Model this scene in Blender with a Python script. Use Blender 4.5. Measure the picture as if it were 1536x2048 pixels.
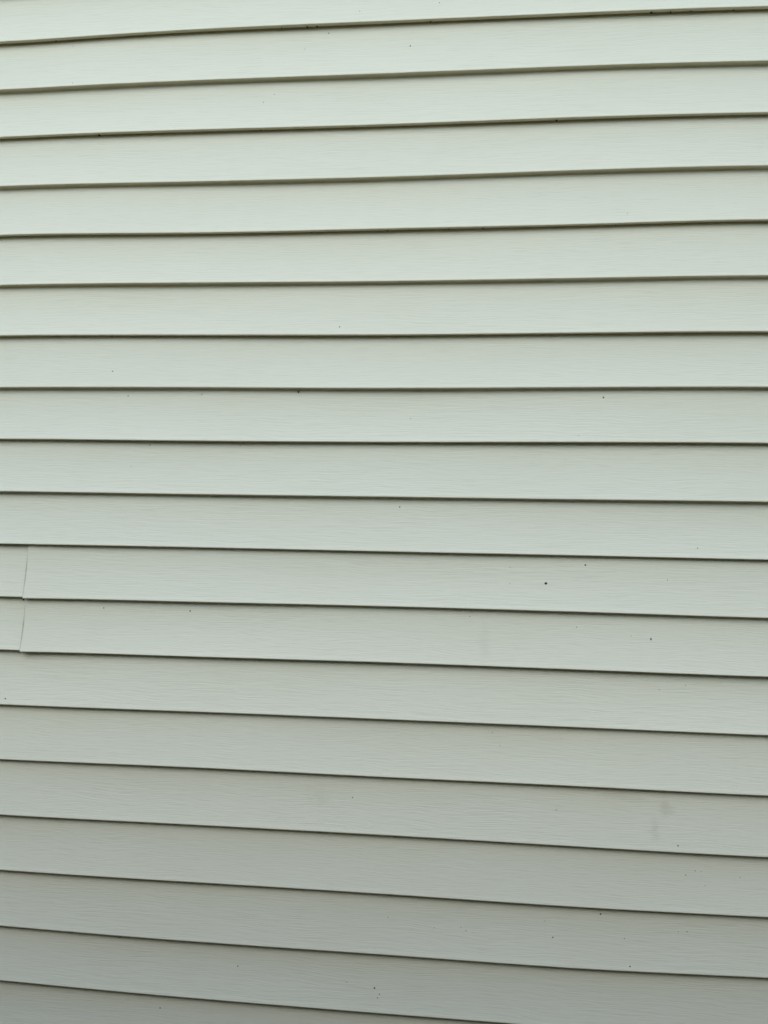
import bpy, math, random
from mathutils import Matrix, Vector

for o in list(bpy.data.objects):
    bpy.data.objects.remove(o, do_unlink=True)
scene = bpy.context.scene
col = scene.collection

# ------------------------------------------------------------------ camera
CAM_H, CAM_D = 1.55, 1.407117
YAW, PITCH, ROLL = -0.099206, 0.06602, 0.021898
cam_data = bpy.data.cameras.new('camera')
cam_data.sensor_fit = 'VERTICAL'
cam_data.sensor_height = 24.0
cam_data.lens = 1540.0 / 2048.0 * 24.0
cam_data.clip_start = 0.02
cam_data.clip_end = 500
cam = bpy.data.objects.new('camera', cam_data)
col.objects.link(cam)
fwd = Vector((math.sin(YAW) * math.cos(PITCH), math.cos(YAW) * math.cos(PITCH), math.sin(PITCH)))
rt0 = Vector((math.cos(YAW), -math.sin(YAW), 0))
up0 = rt0.cross(fwd)
rt = math.cos(ROLL) * rt0 + math.sin(ROLL) * up0
up = -math.sin(ROLL) * rt0 + math.cos(ROLL) * up0
M = Matrix((rt, up, -fwd)).transposed().to_4x4()
M.translation = Vector((0, -CAM_D, CAM_H))
cam.matrix_world = M
scene.camera = cam

# ------------------------------------------------------------------ sky, sun, exposure
SUN_EL, SUN_AZ = math.radians(40), math.radians(195)     # azimuth clockwise from +Y; the wall faces -Y
world = bpy.data.worlds.new('World')
scene.world = world
world.use_nodes = True
wn = world.node_tree.nodes
wl = world.node_tree.links
wn.clear()
sky = wn.new('ShaderNodeTexSky')
sky.sky_type = 'NISHITA'
sky.sun_disc = False
sky.sun_elevation = SUN_EL
sky.sun_rotation = SUN_AZ
sky.air_density = 1.6
sky.dust_density = 0.3
sky.ozone_density = 4.0
bg = wn.new('ShaderNodeBackground')
bg.inputs['Strength'].default_value = 0.15
wo = wn.new('ShaderNodeOutputWorld')
wl.new(sky.outputs['Color'], bg.inputs['Color'])
wl.new(bg.outputs['Background'], wo.inputs['Surface'])

sun_data = bpy.data.lights.new('sun', 'SUN')
sun_data.energy = 0.5
sun_data.angle = math.radians(36)
sun_data.color = (1.0, 0.99, 0.97)
sun = bpy.data.objects.new('sun', sun_data)
col.objects.link(sun)
sd = Vector((math.sin(SUN_AZ) * math.cos(SUN_EL), math.cos(SUN_AZ) * math.cos(SUN_EL), math.sin(SUN_EL)))
sun.rotation_euler = sd.to_track_quat('Z', 'Y').to_euler()
sun.location = sd * 20

vs = scene.view_settings
vs.view_transform = 'Standard'
vs.look = 'None'
vs.gamma = 1.0
vs.exposure = 1.12
vs.use_curve_mapping = False

random.seed(7)

# ------------------------------------------------------------------ materials
def new_mat(name):
    m = bpy.data.materials.new(name)
    m.use_nodes = True
    nt = m.node_tree
    return m, nt, nt.nodes['Principled BSDF']

def nd(nt, kind, **kw):
    n = nt.nodes.new(kind)
    for k, v in kw.items():
        setattr(n, k, v)
    return n

def math_node(nt, op, a, b=None, clamp=False):
    n = nd(nt, 'ShaderNodeMath', operation=op, use_clamp=clamp)
    for i, v in enumerate((a, b)):
        if v is None:
            continue
        if isinstance(v, (int, float)):
            n.inputs[i].default_value = v
        else:
            nt.links.new(v, n.inputs[i])
    return n.outputs[0]

def noise(nt, vec, scale, detail=2.0, rough=0.5):
    n = nd(nt, 'ShaderNodeTexNoise')
    n.inputs['Scale'].default_value = scale
    n.inputs['Detail'].default_value = detail
    n.inputs['Roughness'].default_value = rough
    nt.links.new(vec, n.inputs['Vector'])
    return n.outputs['Fac']

def mapping(nt, vec, scale, loc=(0, 0, 0)):
    n = nd(nt, 'ShaderNodeMapping')
    n.inputs['Scale'].default_value = scale
    n.inputs['Location'].default_value = loc
    nt.links.new(vec, n.inputs['Vector'])
    return n.outputs['Vector']

def mix_rgb(nt, fac, a, b, blend='MIX'):
    n = nd(nt, 'ShaderNodeMix', data_type='RGBA', blend_type=blend)
    for sock, v in ((n.inputs[0], fac), (n.inputs[6], a), (n.inputs[7], b)):
        if isinstance(v, (int, float)):
            sock.default_value = v
        elif isinstance(v, tuple):
            sock.default_value = v
        else:
            nt.links.new(v, sock)
    return n.outputs[2]

SIDING_RGB = (0.78, 0.68, 0.466, 1)
ZL0 = CAM_H + 1.03686          # height of lap line 0
PITCH_Z = 0.1016               # four inch exposure

def siding_material():
    m, nt, b = new_mat('vinyl_siding')
    L = nt.links
    pos = nd(nt, 'ShaderNodeNewGeometry').outputs['Position']
    oi = nd(nt, 'ShaderNodeObjectInfo').outputs['Random']
    # every board has its own stretch of embossed grain
    off = nd(nt, 'ShaderNodeCombineXYZ')
    L.new(math_node(nt, 'MULTIPLY', oi, 37.0), off.inputs[0])
    L.new(math_node(nt, 'MULTIPLY', oi, 11.0), off.inputs[1])
    add = nd(nt, 'ShaderNodeVectorMath', operation='ADD')
    L.new(pos, add.inputs[0])
    L.new(off.outputs[0], add.inputs[1])
    gp = add.outputs[0]
    # gentle bends of the grain lines
    bend = noise(nt, mapping(nt, gp, (5.0, 1.0, 14.0)), 1.0, 2.0, 0.5)
    sep = nd(nt, 'ShaderNodeSeparateXYZ')
    L.new(gp, sep.inputs[0])
    z2 = math_node(nt, 'ADD', sep.outputs[2], math_node(nt, 'MULTIPLY', bend, 0.022))
    comb = nd(nt, 'ShaderNodeCombineXYZ')
    L.new(sep.outputs[0], comb.inputs[0])
    L.new(sep.outputs[1], comb.inputs[1])
    L.new(z2, comb.inputs[2])
    gv = comb.outputs[0]
    fine = noise(nt, mapping(nt, gv, (20.0, 1.0, 540.0)), 1.0, 2.0, 0.55)
    coarse = noise(nt, mapping(nt, gv, (5.0, 1.0, 120.0), (3.1, 0, 7.7)), 1.0, 1.0, 0.5)
    grain = math_node(nt, 'ADD', math_node(nt, 'MULTIPLY', fine, 0.75), math_node(nt, 'MULTIPLY', coarse, 0.08))
    bump = nd(nt, 'ShaderNodeBump')
    bump.inputs['Strength'].default_value = 0.5
    bump.inputs['Distance'].default_value = 0.0011
    L.new(grain, bump.inputs['Height'])
    L.new(bump.outputs[0], b.inputs['Normal'])
    # colour: weathered cream, faint blotches, dust caught in the grain
    blot = noise(nt, mapping(nt, pos, (3.0, 1.0, 7.0)), 1.0, 4.0, 0.6)
    c = mix_rgb(nt, math_node(nt, 'MULTIPLY', math_node(nt, 'SUBTRACT', blot, 0.42, True), 0.55, True),
                SIDING_RGB, (0.73, 0.605, 0.37, 1))
    dust = math_node(nt, 'MULTIPLY', math_node(nt, 'SUBTRACT', 0.5, fine, True), 0.55, True)
    c = mix_rgb(nt, dust, c, (0.47, 0.39, 0.24, 1))
    # a few old smudges with shapes of their own, and painted seam shade: x, height, half width, half height, strength
    for (sx, sz, hw, hh, st, seed) in STAINS_AND_SEAM_SHADE:
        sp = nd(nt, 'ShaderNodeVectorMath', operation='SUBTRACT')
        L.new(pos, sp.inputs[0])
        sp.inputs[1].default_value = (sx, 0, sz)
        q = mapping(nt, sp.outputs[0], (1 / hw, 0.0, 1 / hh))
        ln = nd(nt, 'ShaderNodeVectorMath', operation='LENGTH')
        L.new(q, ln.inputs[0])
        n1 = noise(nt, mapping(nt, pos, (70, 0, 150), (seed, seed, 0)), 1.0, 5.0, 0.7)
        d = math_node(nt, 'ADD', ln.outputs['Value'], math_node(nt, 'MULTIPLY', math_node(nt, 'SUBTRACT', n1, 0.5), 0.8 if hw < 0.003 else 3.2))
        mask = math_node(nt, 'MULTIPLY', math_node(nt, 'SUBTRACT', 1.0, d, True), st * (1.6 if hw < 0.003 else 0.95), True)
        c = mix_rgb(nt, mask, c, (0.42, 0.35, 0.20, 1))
    # fly specks too fine to model
    vor = nd(nt, 'ShaderNodeTexVoronoi', feature='F1')
    vor.inputs['Scale'].default_value = 15.0
    L.new(mapping(nt, pos, (1, 0, 1)), vor.inputs['Vector'])
    rnd = nd(nt, 'ShaderNodeSeparateColor')
    L.new(vor.outputs['Color'], rnd.inputs[0])
    near = math_node(nt, 'LESS_THAN', vor.outputs['Distance'], 0.011)
    some = math_node(nt, 'GREATER_THAN', rnd.outputs[0], 0.80)
    c = mix_rgb(nt, math_node(nt, 'MULTIPLY', math_node(nt, 'MULTIPLY', near, some), 0.4), c, (0.10, 0.09, 0.06, 1))
    L.new(c, b.inputs['Base Color'])
    b.inputs['Roughness'].default_value = 0.55
    b.inputs['Specular IOR Level'].default_value = 0.35
    return m

def zl_plain(k):
    return ZL0 - k * PITCH_Z

STAINS_AND_SEAM_SHADE = [
    (0.365, zl_plain(14) - 0.030, 0.016, 0.022, 0.30, 1.3),
    (0.345, zl_plain(14) - 0.068, 0.010, 0.026, 0.24, 5.1),
    (0.300, zl_plain(14) - 0.016, 0.050, 0.008, 0.18, 9.4),
    (0.046, zl_plain(11) - 0.060, 0.012, 0.060, 0.12, 3.7),
    (-0.246, zl_plain(14) - 0.042, 0.030, 0.030, 0.14, 8.2),
    (-0.8303, zl_plain(11) + 0.045, 0.0029, 0.060, 0.9, 0.4),  # contact shade beside the seam edge, painted as a dark line, upper course
    (-0.8303, zl_plain(12) + 0.045, 0.0029, 0.060, 0.9, 0.9),  # the same painted seam shade, lower course
    (-0.309, zl_plain(7) - 0.006, 0.010, 0.004, 0.45, 2.2),
]

def simple_mat(name, c1, c2, scale, rough=0.8, bump=0.0, stretch=(1, 1, 1)):
    m, nt, b = new_mat(name)
    tc = nd(nt, 'ShaderNodeNewGeometry').outputs['Position']
    f = noise(nt, mapping(nt, tc, stretch), scale, 6.0, 0.6)
    nt.links.new(mix_rgb(nt, f, c1 + (1,), c2 + (1,)), b.inputs['Base Color'])
    b.inputs['Roughness'].default_value = rough
    if bump:
        bp = nd(nt, 'ShaderNodeBump')
        bp.inputs['Strength'].default_value = 0.6
        bp.inputs['Distance'].default_value = bump
        nt.links.new(f, bp.inputs['Height'])
        nt.links.new(bp.outputs[0], b.inputs['Normal'])
    return m

MAT = {
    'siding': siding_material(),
    'speck': simple_mat('dark_dirt', (0.020, 0.018, 0.012), (0.055, 0.046, 0.030), 900.0, 0.9),
    'sheathing': simple_mat('sheathing_board', (0.20, 0.16, 0.10), (0.28, 0.22, 0.14), 12.0, 0.9),
    'trim': simple_mat('cream_trim', (0.76, 0.70, 0.56), (0.80, 0.75, 0.60), 6.0, 0.55),
    'concrete': simple_mat('foundation_concrete', (0.30, 0.29, 0.27), (0.40, 0.39, 0.36), 25.0, 0.9, 0.004),
    'lawn': simple_mat('lawn', (0.060, 0.085, 0.025), (0.10, 0.12, 0.04), 30.0, 0.95, 0.02),
    'mulch': simple_mat('bark_mulch', (0.05, 0.035, 0.02), (0.11, 0.08, 0.048), 60.0, 0.95, 0.02),
    'shingle': simple_mat('roof_shingle', (0.045, 0.042, 0.040), (0.09, 0.085, 0.08), 40.0, 0.9, 0.004),
    'glass': simple_mat('dark_window_glass', (0.02, 0.022, 0.025), (0.03, 0.032, 0.035), 1.0, 0.06),
    'fence': simple_mat('weathered_board_wood', (0.05, 0.058, 0.06), (0.09, 0.10, 0.105), 5.0, 0.85, 0.002, (14, 14, 1)),
}

# ------------------------------------------------------------------ helpers
def mesh_obj(name, verts, faces, mat, parent=None, smooth=False, loc=(0, 0, 0)):
    me = bpy.data.meshes.new(name)
    me.from_pydata([tuple(v) for v in verts], [], faces)
    me.materials.append(mat)
    if smooth:
        for p in me.polygons:
            p.use_smooth = True
    me.update()
    o = bpy.data.objects.new(name, me)
    o.location = loc
    col.objects.link(o)
    if parent:
        o.parent = parent
    return o

def box_data(x0, x1, y0, y1, z0, z1):
    v = [(x0, y0, z0), (x1, y0, z0), (x1, y1, z0), (x0, y1, z0), (x0, y0, z1), (x1, y0, z1), (x1, y1, z1), (x0, y1, z1)]
    f = [(0, 3, 2, 1), (4, 5, 6, 7), (0, 1, 5, 4), (1, 2, 6, 5), (2, 3, 7, 6), (3, 0, 4, 7)]
    return v, f

def box(name, b, mat, parent=None):
    v, f = box_data(*b)
    return mesh_obj(name, v, f, mat, parent)

def empty(name, loc=(0, 0, 0)):
    o = bpy.data.objects.new(name, None)
    o.location = loc
    o.empty_display_size = 0.2
    col.objects.link(o)
    return o

def tag(o, label=None, cat=None, kind=None, group=None):
    if label:
        o['label'] = label
    if cat:
        o['category'] = cat
    if kind:
        o['kind'] = kind
    if group:
        o['group'] = group
    return o

# ------------------------------------------------------------------ ground
g = mesh_obj('lawn', [(-120, -120, 0), (120, -120, 0), (120, 120, 0), (-120, 120, 0)], [(0, 1, 2, 3)], MAT['lawn'])
tag(g, kind='structure')
g = mesh_obj('mulch_bed', [(-3.4, -1.1, 0.012), (3.4, -1.1, 0.012), (3.4, 0.02, 0.03), (-3.4, 0.02, 0.03)], [(0, 1, 2, 3)], MAT['mulch'])
tag(g, kind='structure')

# ------------------------------------------------------------------ the wall and its siding
K_TOP, K_BOT = -10, 24
X_L, X_R = -3.3, 3.3
# how far each lap line strays from level (mm) at five places along the wall: the siding is a little uneven
WAV= [[-1.9, 2.9, 2.9, 0.9, -0.3], [-1.7, 0.0, -0.8, -1.4, -3.4], [1.2, 0.9, -0.2, 0.6, 0.4], [0.8, -2.0,
-2.1, 0.4, 2.0], [2.2, -2.2, -1.5, -0.7, 2.8], [2.2, 0.3, -1.3, -0.8, 1.1], [2.2, 0.0, -1.9, -1.0, 0.4], [0.4,
-0.2, -1.7, -0.2, 1.3], [0.4, -1.3, -1.0, 1.0, 2.3], [-0.5, -1.4, -1.2, -1.4, -0.7], [-0.4, 0.1, -0.4, -0.5,
-1.1], [0.1, 0.0, 1.3, 0.9, -1.0], [0.7, 0.4, 1.7, 0.8, -0.8], [-0.7, 0.9, 1.5, 1.6, 0.7], [-1.2, 1.4, 0.6,
1.4, 0.0], [-1.7, 0.0, 0.6, -0.3, -1.3], [-0.7, -0.4, -0.0, -1.0, 0.7], [0.3, -2.7, -2.8, -2.2, 2.7], [4.7,
0.3, -1.2, -0.7, 0.0]]
WAVX = (-0.878, -0.505, -0.141, 0.206, 0.531)

def smooth_clamp(x, a, b):
    return max(a, min(b, x))

def bow(x):
    xc = smooth_clamp(x, -0.98, 0.62)
    return -0.004646 * xc ** 2 + 0.021769 * xc ** 3 + 0.029478 * xc ** 4

def wav(k, x):
    if k < 0 or k > 18:
        ph = k * 2.3
        return 0.0012 * math.sin(x * 2.1 + ph) + 0.0007 * math.sin(x * 5.3 + ph * 1.7)
    w = WAV[k]
    if x <= WAVX[0]:
        return w[0] * 0.001 * math.exp(-(WAVX[0] - x) * 1.5)
    if x >= WAVX[-1]:
        return w[-1] * 0.001 * math.exp(-(x - WAVX[-1]) * 1.5)
    for i in range(4):
        if x <= WAVX[i + 1]:
            t = (x - WAVX[i]) / (WAVX[i + 1] - WAVX[i])
            p0, p1, p2, p3 = w[max(i - 1, 0)], w[i], w[i + 1], w[min(i + 2, 4)]
            v = 0.5 * (2 * p1 + (p2 - p0) * t + (2 * p0 - 5 * p1 + 4 * p2 - p3) * t * t + (3 * p1 - p0 - 3 * p2 + p3) * t ** 3)
            return v * 0.001
    return 0.0

def ripple(k, s, x):
    # oil-canning of the thin vinyl: fractions of a millimetre
    return (0.00045 * math.sin(x * 3.7 + k * 1.9) * math.sin(math.pi * s)
            + 0.00022 * math.sin(x * 8.9 + k * 4.1 + s * 2.0))

def zl(k, x):
    return ZL0 - k * PITCH_Z + wav(k, x)

DEPTH = 0.0108                # how far a butt stands proud of the course below

def face_point(k, s, x, proud=0.0, drop=0.0):
    """point on the face of course k (bottom lap line k), s = 0 at its top, 1 at its butt"""
    z = zl(k - 1, x) + (zl(k, x) - drop * s - zl(k - 1, x)) * s
    y = bow(x) + DEPTH * (1 - s ** 1.5) + 0.0016 * math.sin(math.pi * s) + ripple(k, s, x) - proud
    return Vector((x, y, z))

def profile(k, x, proud, drop):
    """the section through course k from its top to the return under its butt, as (y, z)"""
    pts = []
    b = bow(x) - proud
    zb = zl(k, x) - drop
    locked_top = (k - 1) % 2 == 0
    locked_bottom = k % 2 == 0
    zt = zl(k - 1, x)
    if locked_top:
        pts.append((b + DEPTH + 0.0006, zt + 0.016))
        pts.append((b + DEPTH + 0.0003, zt + 0.004))
    else:
        pts.append((b + DEPTH, zt - 0.0024 - drop * 0))
    for s in (0.045, 0.1, 0.2, 0.35, 0.5, 0.65, 0.8, 0.9, 0.955):
        v = face_point(k, s, x, proud, drop)
        pts.append((v.y, v.z))
    e = ripple(k, 1.0, x)
    pts.append((b + e + 0.0001, zb + 0.0022))
    pts.append((b + e + 0.0001, zb + 0.0011))
    pts.append((b + e + 0.0005, zb + 0.0004))
    pts.append((b + e + 0.0012, zb + 0.0001))
    if locked_bottom:
        pts.append((b + e + 0.0030, zb + 0.0001))
        pts.append((b + 0.0068, zb + 0.0003))
        pts.append((b + 0.0078, zb + 0.0007))
        pts.append((b + 0.0083, zb + 0.0016))
        pts.append((b + 0.0084, zb + 0.0130))
    else:
        pts.append((b + e + 0.0035, zb + 0.0003))
        pts.append((b + 0.0074, zb + 0.0004))
        pts.append((b + 0.0095, zb - 0.0002))
        pts.append((b + 0.0104, zb - 0.0011))
        pts.append((b + DEPTH, zb - 0.0024))
    return pts

def stations(x0, x1):
    xs = [x0]
    x = x0
    while x < x1 - 1e-6:
        inner = -1.05 < x < 0.70
        step = 0.06 if inner else 0.22
        x = min(x + step, x1)
        xs.append(x)
    if len(xs) > 2 and xs[-1] - xs[-2] < 0.02:
        xs.pop(-2)
    return xs

SEAM_X = -0.829

def lap_end(d):
    # the end of the outer panel lifts and droops a little at the seam
    return 0.0013 + 0.0020 * math.exp(-d / 0.035), 0.0024 * math.exp(-d / 0.10)

def clapboard(k, x0, x1, over_left, parent):
    xs = stations(x0, x1)
    if over_left:
        xs = [x0 + d for d in (0, 0.004, 0.012, 0.025, 0.04)] + [x for x in xs[1:] if x > x0 + 0.05]
    verts, faces = [], []
    n = None
    for x in xs:
        proud = drop = 0.0
        if over_left:
            proud, drop = lap_end(x - x0)
        pr = profile(k, x, proud, drop)
        n = len(pr)
        verts += [(x, y, z) for y, z in pr]
    for i in range(len(xs) - 1):
        for j in range(n - 1):
            a = i * n + j
            faces.append((a, a + 1, a + n + 1, a + n))
    if over_left:        # the cut end of the vinyl: its thickness shows at the seam
        base = len(verts)
        pr = profile(k, x0, *lap_end(0.0))
        for y, z in pr:
            verts.append((x0, y, z))
        for y, z in pr:
            verts.append((x0 + 0.0002, y + 0.0011, z + 0.0003))
        for j in range(n - 1):
            faces.append((base + j, base + n + j, base + n + j + 1, base + j + 1))
    return mesh_obj('clapboard', verts, faces, MAT['siding'], parent, smooth=True)

def siding_panel(k_low, x0, x1, over_left, wall):
    """one double-course panel: the nailing hem hidden under the panel above, and its two courses"""
    k_up = k_low - 1
    xs = stations(x0, x1)
    verts, faces = [], []
    for x in xs:
        b = bow(x)
        zt = zl(k_up - 1, x)
        sec = [(b + DEPTH + 0.0012, zt + 0.014), (b + DEPTH - 0.0008, zt + 0.020), (b + DEPTH + 0.0016, zt + 0.022), (b + DEPTH + 0.0022, zt + 0.046)]
        verts += [(x, y, z) for y, z in sec]
    for i in range(len(xs) - 1):
        for j in range(3):
            a = i * 4 + j
            faces.append((a, a + 1, a + 5, a + 4))
    p = mesh_obj('siding_panel', verts, faces, MAT['siding'], wall)
    clapboard(k_up, x0, x1, over_left, p)
    clapboard(k_low, x0, x1, over_left, p)
    return p

wall = empty('house', (0, 0.1, 0))
wall_inv = Matrix.Translation((0, -0.1, 0))
tag(wall, 'house clad in pale cream vinyl clapboard siding with wood grain', 'house')

panel_of = {}
rnd = random.Random(3)
for k_low in range(K_TOP + 2, K_BOT + 1, 2):
    if k_low == 12:
        p1 = siding_panel(k_low, X_L, SEAM_X + 0.028, False, wall)
        p2 = siding_panel(k_low, SEAM_X, X_R, True, wall)
        p1['label'] = 'siding panel tucked under its neighbour at the vertical seam'
        p2['label'] = 'siding panel lapped over its neighbour at the vertical seam'
        panel_of[k_low] = p2
    else:
        p = siding_panel(k_low, X_L, X_R, False, wall)
        panel_of[k_low] = p

# what the siding hangs on, and how the wall ends
box('sheathing', (X_L + 0.01, X_R - 0.01, 0.030, 0.20, 0.10, zl_plain(K_TOP) + 0.10), MAT['sheathing'], wall)
box('foundation', (X_L - 0.01, X_R + 0.01, 0.022, 0.24, -0.15, zl_plain(K_BOT) + 0.012), MAT['concrete'], wall)
for x0, x1 in ((X_L - 0.075, X_L + 0.012), (X_R - 0.012, X_R + 0.075)):
    box('corner_post', (x0, x1, -0.022, 0.21, zl_plain(K_BOT) + 0.02, zl_plain(K_TOP) + 0.02), MAT['trim'], wall)
box('frieze_board', (X_L - 0.08, X_R + 0.08, -0.026, 0.215, zl_plain(K_TOP) - 0.012, zl_plain(K_TOP) + 0.14), MAT['trim'], wall)
for ch in wall.children:
    ch.matrix_parent_inverse = wall_inv

# ------------------------------------------------------------------ specks of dirt and one dark seam hole (x, course, place on the course, size)
SPECKS= [(0.155, 11, 0.51, 6), (0.339, 12, 0.43, 6), (0.225, 11, 0.16, 4), (0.419, 10, 0.82, 3), (-0.27, 1,
0.11, 4), (-0.11, 1, 0.43, 4), (-0.232, 6, 0.84, 3), (-0.674, 7, 0.68, 4), (0.256, 8, 0.16, 4), (-0.095, 8,
0.54, 2), (-0.595, 9, 0.07, 3), (-0.503, 12, 0.17, 4), (-0.672, 12, 0.16, 3), (-0.187, 15, 0.4, 4), (0.254,
17, 0.13, 4), (0.172, 17, 0.55, 4), (0.302, 17, 0.92, 4), (-0.856, 13, 0.89, 4), (-0.389, 18, 0.42, 3),
(-0.531, 19, 0.26, 4), (-0.139, 18, 0.61, 4), (-0.13, 18, 0.7, 3), (-0.133, 18, 0.76, 3), (-0.643, 8, 0.14,
3), (-0.497, 8, 0.11, 2), (-0.63, 9, 0.48, 2), (-0.307, 15, 0.05, 3), (-0.567, 15, 0.06, 2), (0.077, 14, 0.39,
2), (0.063, 14, 0.17, 2), (0.383, 15, 0.89, 3), (0.398, 16, 0.4, 3), (0.414, 16, 0.32, 2), (0.424, 16, 0.32,
2), (0.43, 16, 0.55, 2), (0.489, 16, 0.39, 2), (0.4, 17, 0.34, 2), (0.385, 17, 0.35, 2), (0.176, 15, 0.43, 2),
(0.091, 11, 0.23, 2), (0.091, 11, 0.53, 2), (0.368, 11, 0.39, 2), (0.21, 12, 0.27, 2), (0.305, 12, 0.39, 2),
(0.02, 12, 0.14, 2), (0.354, 13, 0.3, 2), (0.399, 13, 0.21, 2), (-0.374, 2, 0.27, 2), (-0.395, 2, 0.43, 2),
(-0.055, 0, 0.62, 3), (-0.209, 0, 0.74, 2), (-0.791, 1, 0.11, 2), (-0.783, 1, 0.93, 2), (-0.316, 1, 0.41, 2),
(-0.112, 10, 0.17, 3), (0.211, 8, 0.87, 2), (0.021, 17, 0.54, 2), (0.012, 17, 0.49, 2), (-0.035, 17, 0.53, 2),
(-0.118, 17, 0.41, 2), (0.294, 17, 0.5, 2), (0.158, 17, 0.3, 2), (-0.189, 18, 0.55, 2), (0.297, 4, 0.8, 2),
(-0.363, 1, 0.01, 5), (-0.312, 1, 0.01, 5), (-0.292, 0, 1.0, 4), (-0.071, 1, 0.01, 4), (0.34, 1, 0.01, 5),
(0.376, 1, 0.03, 6), (0.412, 1, 0.03, 5), (0.489, 1, 0.01, 3), (-0.638, 1, 0.0, 3), (-0.825, 0, 0.99, 3),
(-0.724, 3, 0.0, 5), (-0.397, 3, 0.02, 3), (-0.214, 3, 0.01, 3), (0.168, 3, 0.01, 4), (-0.146, 5, 0.01, 4),
(-0.031, 5, 0.05, 4), (0.034, 5, 0.05, 3), (-0.291, 5, 0.02, 3), (-0.084, 5, 0.03, 3), (-0.309, 8, 0.05, 5),
(0.276, 5, 0.0, 2), (-0.613, 18, 0.08, 3), (-0.679, 7, 0.04, 3), (-0.581, 7, 0.0, 2), (-0.125, 7, 0.05, 3),
(0.365, 7, 0.02, 2), (-0.418, 9, 0.06, 2), (0.161, 9, 0.02, 2), (-0.835, 12, 0.04, 5)]  # last entry: dark blob put in for the shaded hole at the seam

def speck_mesh(seed):
    r = random.Random(seed)
    verts, faces = [], []
    rings = [(0.0, 0.30), (0.6, 0.27), (0.95, 0.08), (1.0, -0.15)]
    seg = 7
    asp = r.uniform(0.55, 1.0)
    verts.append((0, -0.32, 0))
    for rad, h in rings[1:]:
        for i in range(seg):
            a = 2 * math.pi * i / seg
            q = rad * r.uniform(0.65, 1.15)
            verts.append((q * math.cos(a) * asp, -h, q * math.sin(a)))
    for i in range(seg):
        faces.append((0, 1 + i, 1 + (i + 1) % seg))
    for q in range(2):
        for i in range(seg):
            a, b = 1 + q * seg + i, 1 + q * seg + (i + 1) % seg
            faces.append((a, a + seg, b + seg, b))
    me = bpy.data.meshes.new('dirt_speck')
    me.from_pydata(verts, [], faces)
    me.materials.append(MAT['speck'])
    me.update()
    return me

speck_meshes = [speck_mesh(s) for s in range(6)]
for i, (x, k, t, size) in enumerate(SPECKS):
    if t > 0.97:
        k, t = k + 1, 0.0
    o = bpy.data.objects.new('dirt_speck', speck_meshes[i % 6])
    col.objects.link(o)
    rad = size * 0.00042 + 0.00012
    if t < 0.055 and (k - 1) % 2 == 0:          # clinging to the underside of a lap
        o.location = (x, bow(x) + 0.0064, zl(k - 1, x) - 0.0008)
        o.rotation_euler = (math.radians(70), rnd.uniform(0, 6.28), 0)
        rad *= 1.25
    else:
        t = max(t, 0.05)
        o.location = face_point(k, t, x, lap_end(x - SEAM_X)[0] if k in (11, 12) and x > SEAM_X else 0.0) - Vector((0, 0.0001, 0))
        o.rotation_euler = (0, rnd.uniform(0, 6.28), 0)
    o.scale = (rad, rad * 0.6, rad)
    kk = k if k % 2 == 0 else k + 1
    o.parent = panel_of[kk]

# ------------------------------------------------------------------ garage added out of view to block the low sky, behind the viewer
GY, GH, GR = -5.0, 2.9, 4.2            # front wall, eave height, ridge height
garage = empty('added_garage', (0.6, GY, 0))
tag(garage, 'grey board garage with a dark gable roof added out of view to block the low sky', 'garage')
GW, GD = 5.5, 5.0                       # half length, depth
v = [(-GW, 0, 0), (GW, 0, 0), (GW, -GD, 0), (-GW, -GD, 0), (-GW, 0, GH), (GW, 0, GH), (GW, -GD, GH), (-GW, -GD, GH),
     (-GW, -GD / 2, GR), (GW, -GD / 2, GR)]
f = [(1, 0, 4, 5), (3, 2, 6, 7), (2, 1, 5, 9, 6), (0, 3, 7, 8, 4)]
mesh_obj('wall', v, f, MAT['fence'], garage)
bv, bf = box_data(-0.022, 0.022, 0.002, 0.022, 0.05, GH - 0.06)
bme = bpy.data.meshes.new('batten')
bme.from_pydata(bv, [], bf)
bme.materials.append(MAT['fence'])
for i in range(36):
    x = -GW + 0.15 + i * 0.305
    if -1.9 < x < -0.8 or 1.4 < x < 3.0:
        continue
    o = bpy.data.objects.new('batten', bme)
    o.location = (x, 0, 0)
    o.parent = garage
    col.objects.link(o)
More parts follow.
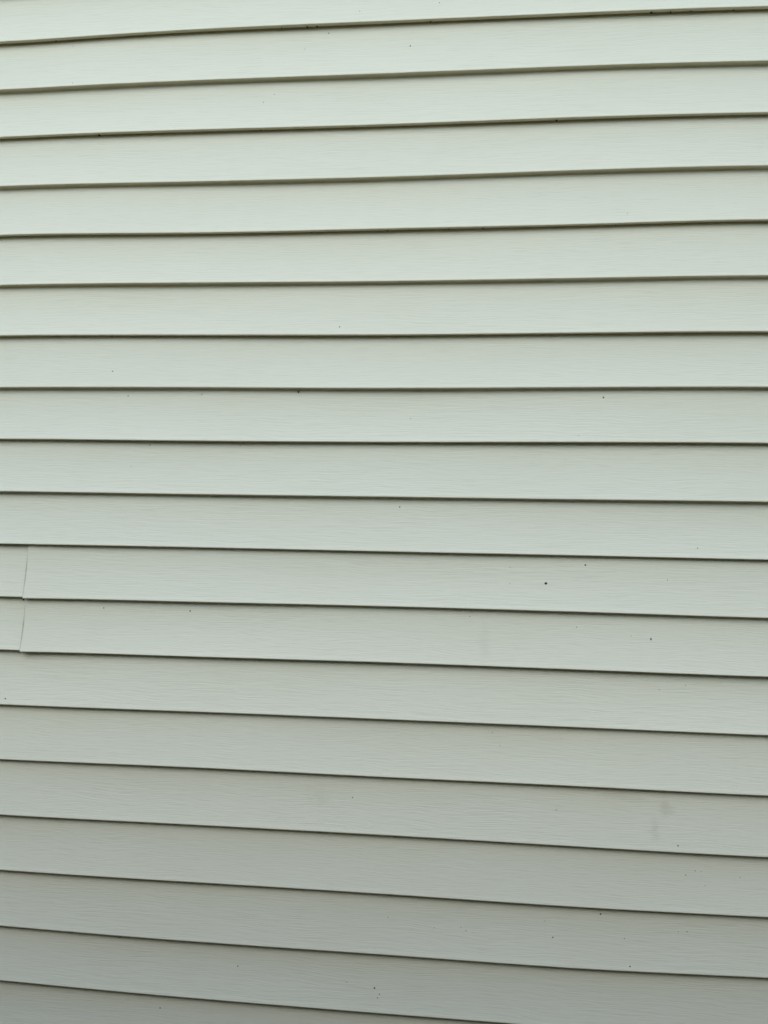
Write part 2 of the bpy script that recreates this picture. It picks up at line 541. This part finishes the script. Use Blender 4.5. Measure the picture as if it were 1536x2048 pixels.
for sgn in (1, -1):                     # two roof slopes with overhang and thickness
    ye, yr = (0.35, -GD / 2) if sgn > 0 else (-GD - 0.35, -GD / 2)
    ze = GH - 0.35 * (GR - GH) / (GD / 2)
    a = [(-GW - 0.3, ye, ze + 0.02), (GW + 0.3, ye, ze + 0.02), (GW + 0.3, yr, GR + 0.02), (-GW - 0.3, yr, GR + 0.02)]
    v = a + [(x, y, z + 0.1) for x, y, z in a]
    mesh_obj('roof', v, [(0, 1, 2, 3), (7, 6, 5, 4), (0, 4, 5, 1), (1, 5, 6, 2), (2, 6, 7, 3), (3, 7, 4, 0)], MAT['shingle'], garage)
door = box('door', (-1.8, -0.9, 0.004, 0.045, 0.03, 2.05), MAT['trim'])
door.parent = garage
h = box('handle', (-1.02, -0.97, 0.047, 0.10, 0.98, 1.03), MAT['speck'])
h.parent = door
win = box('window', (1.5, 2.9, 0.004, 0.05, 1.05, 2.05), MAT['trim'])
win.parent = garage
for x0, x1 in ((1.57, 2.17), (2.23, 2.83)):
    q = box('pane', (x0, x1, 0.052, 0.056, 1.12, 1.98), MAT['glass'])
    q.parent = win

# ------------------------------------------------------------------ board fence added out of view to darken the lower wall, behind the viewer
FENCE_Y, FENCE_H = -1.75, 2.02
fence = empty('added_fence', (0, FENCE_Y, 0))
tag(fence, 'tall weathered grey board fence added out of view to shade the lower house wall', 'fence')
bv, bf = box_data(-0.068, 0.068, 0.0, 0.02, 0.04, FENCE_H)
bme = bpy.data.meshes.new('fence_board')
bme.from_pydata(bv, [], bf)
bme.materials.append(MAT['fence'])
for i in range(84):
    o = bpy.data.objects.new('fence_board', bme)
    o.location = (-6.0 + i * 0.143, rnd.uniform(-0.002, 0.002), rnd.uniform(-0.012, 0.012))
    o.parent = fence
    col.objects.link(o)
for z in (0.35, 1.05, 1.75):
    v, f = box_data(-6.1, 6.0, -0.045, -0.004, z - 0.045, z + 0.045)
    mesh_obj('fence_rail', v, f, MAT['fence'], fence)
for i in range(6):
    x = -6.0 + i * 2.4
    v, f = box_data(x - 0.045, x + 0.045, -0.14, -0.047, -0.3, FENCE_H + 0.03)
    mesh_obj('fence_post', v, f, MAT['fence'], fence)
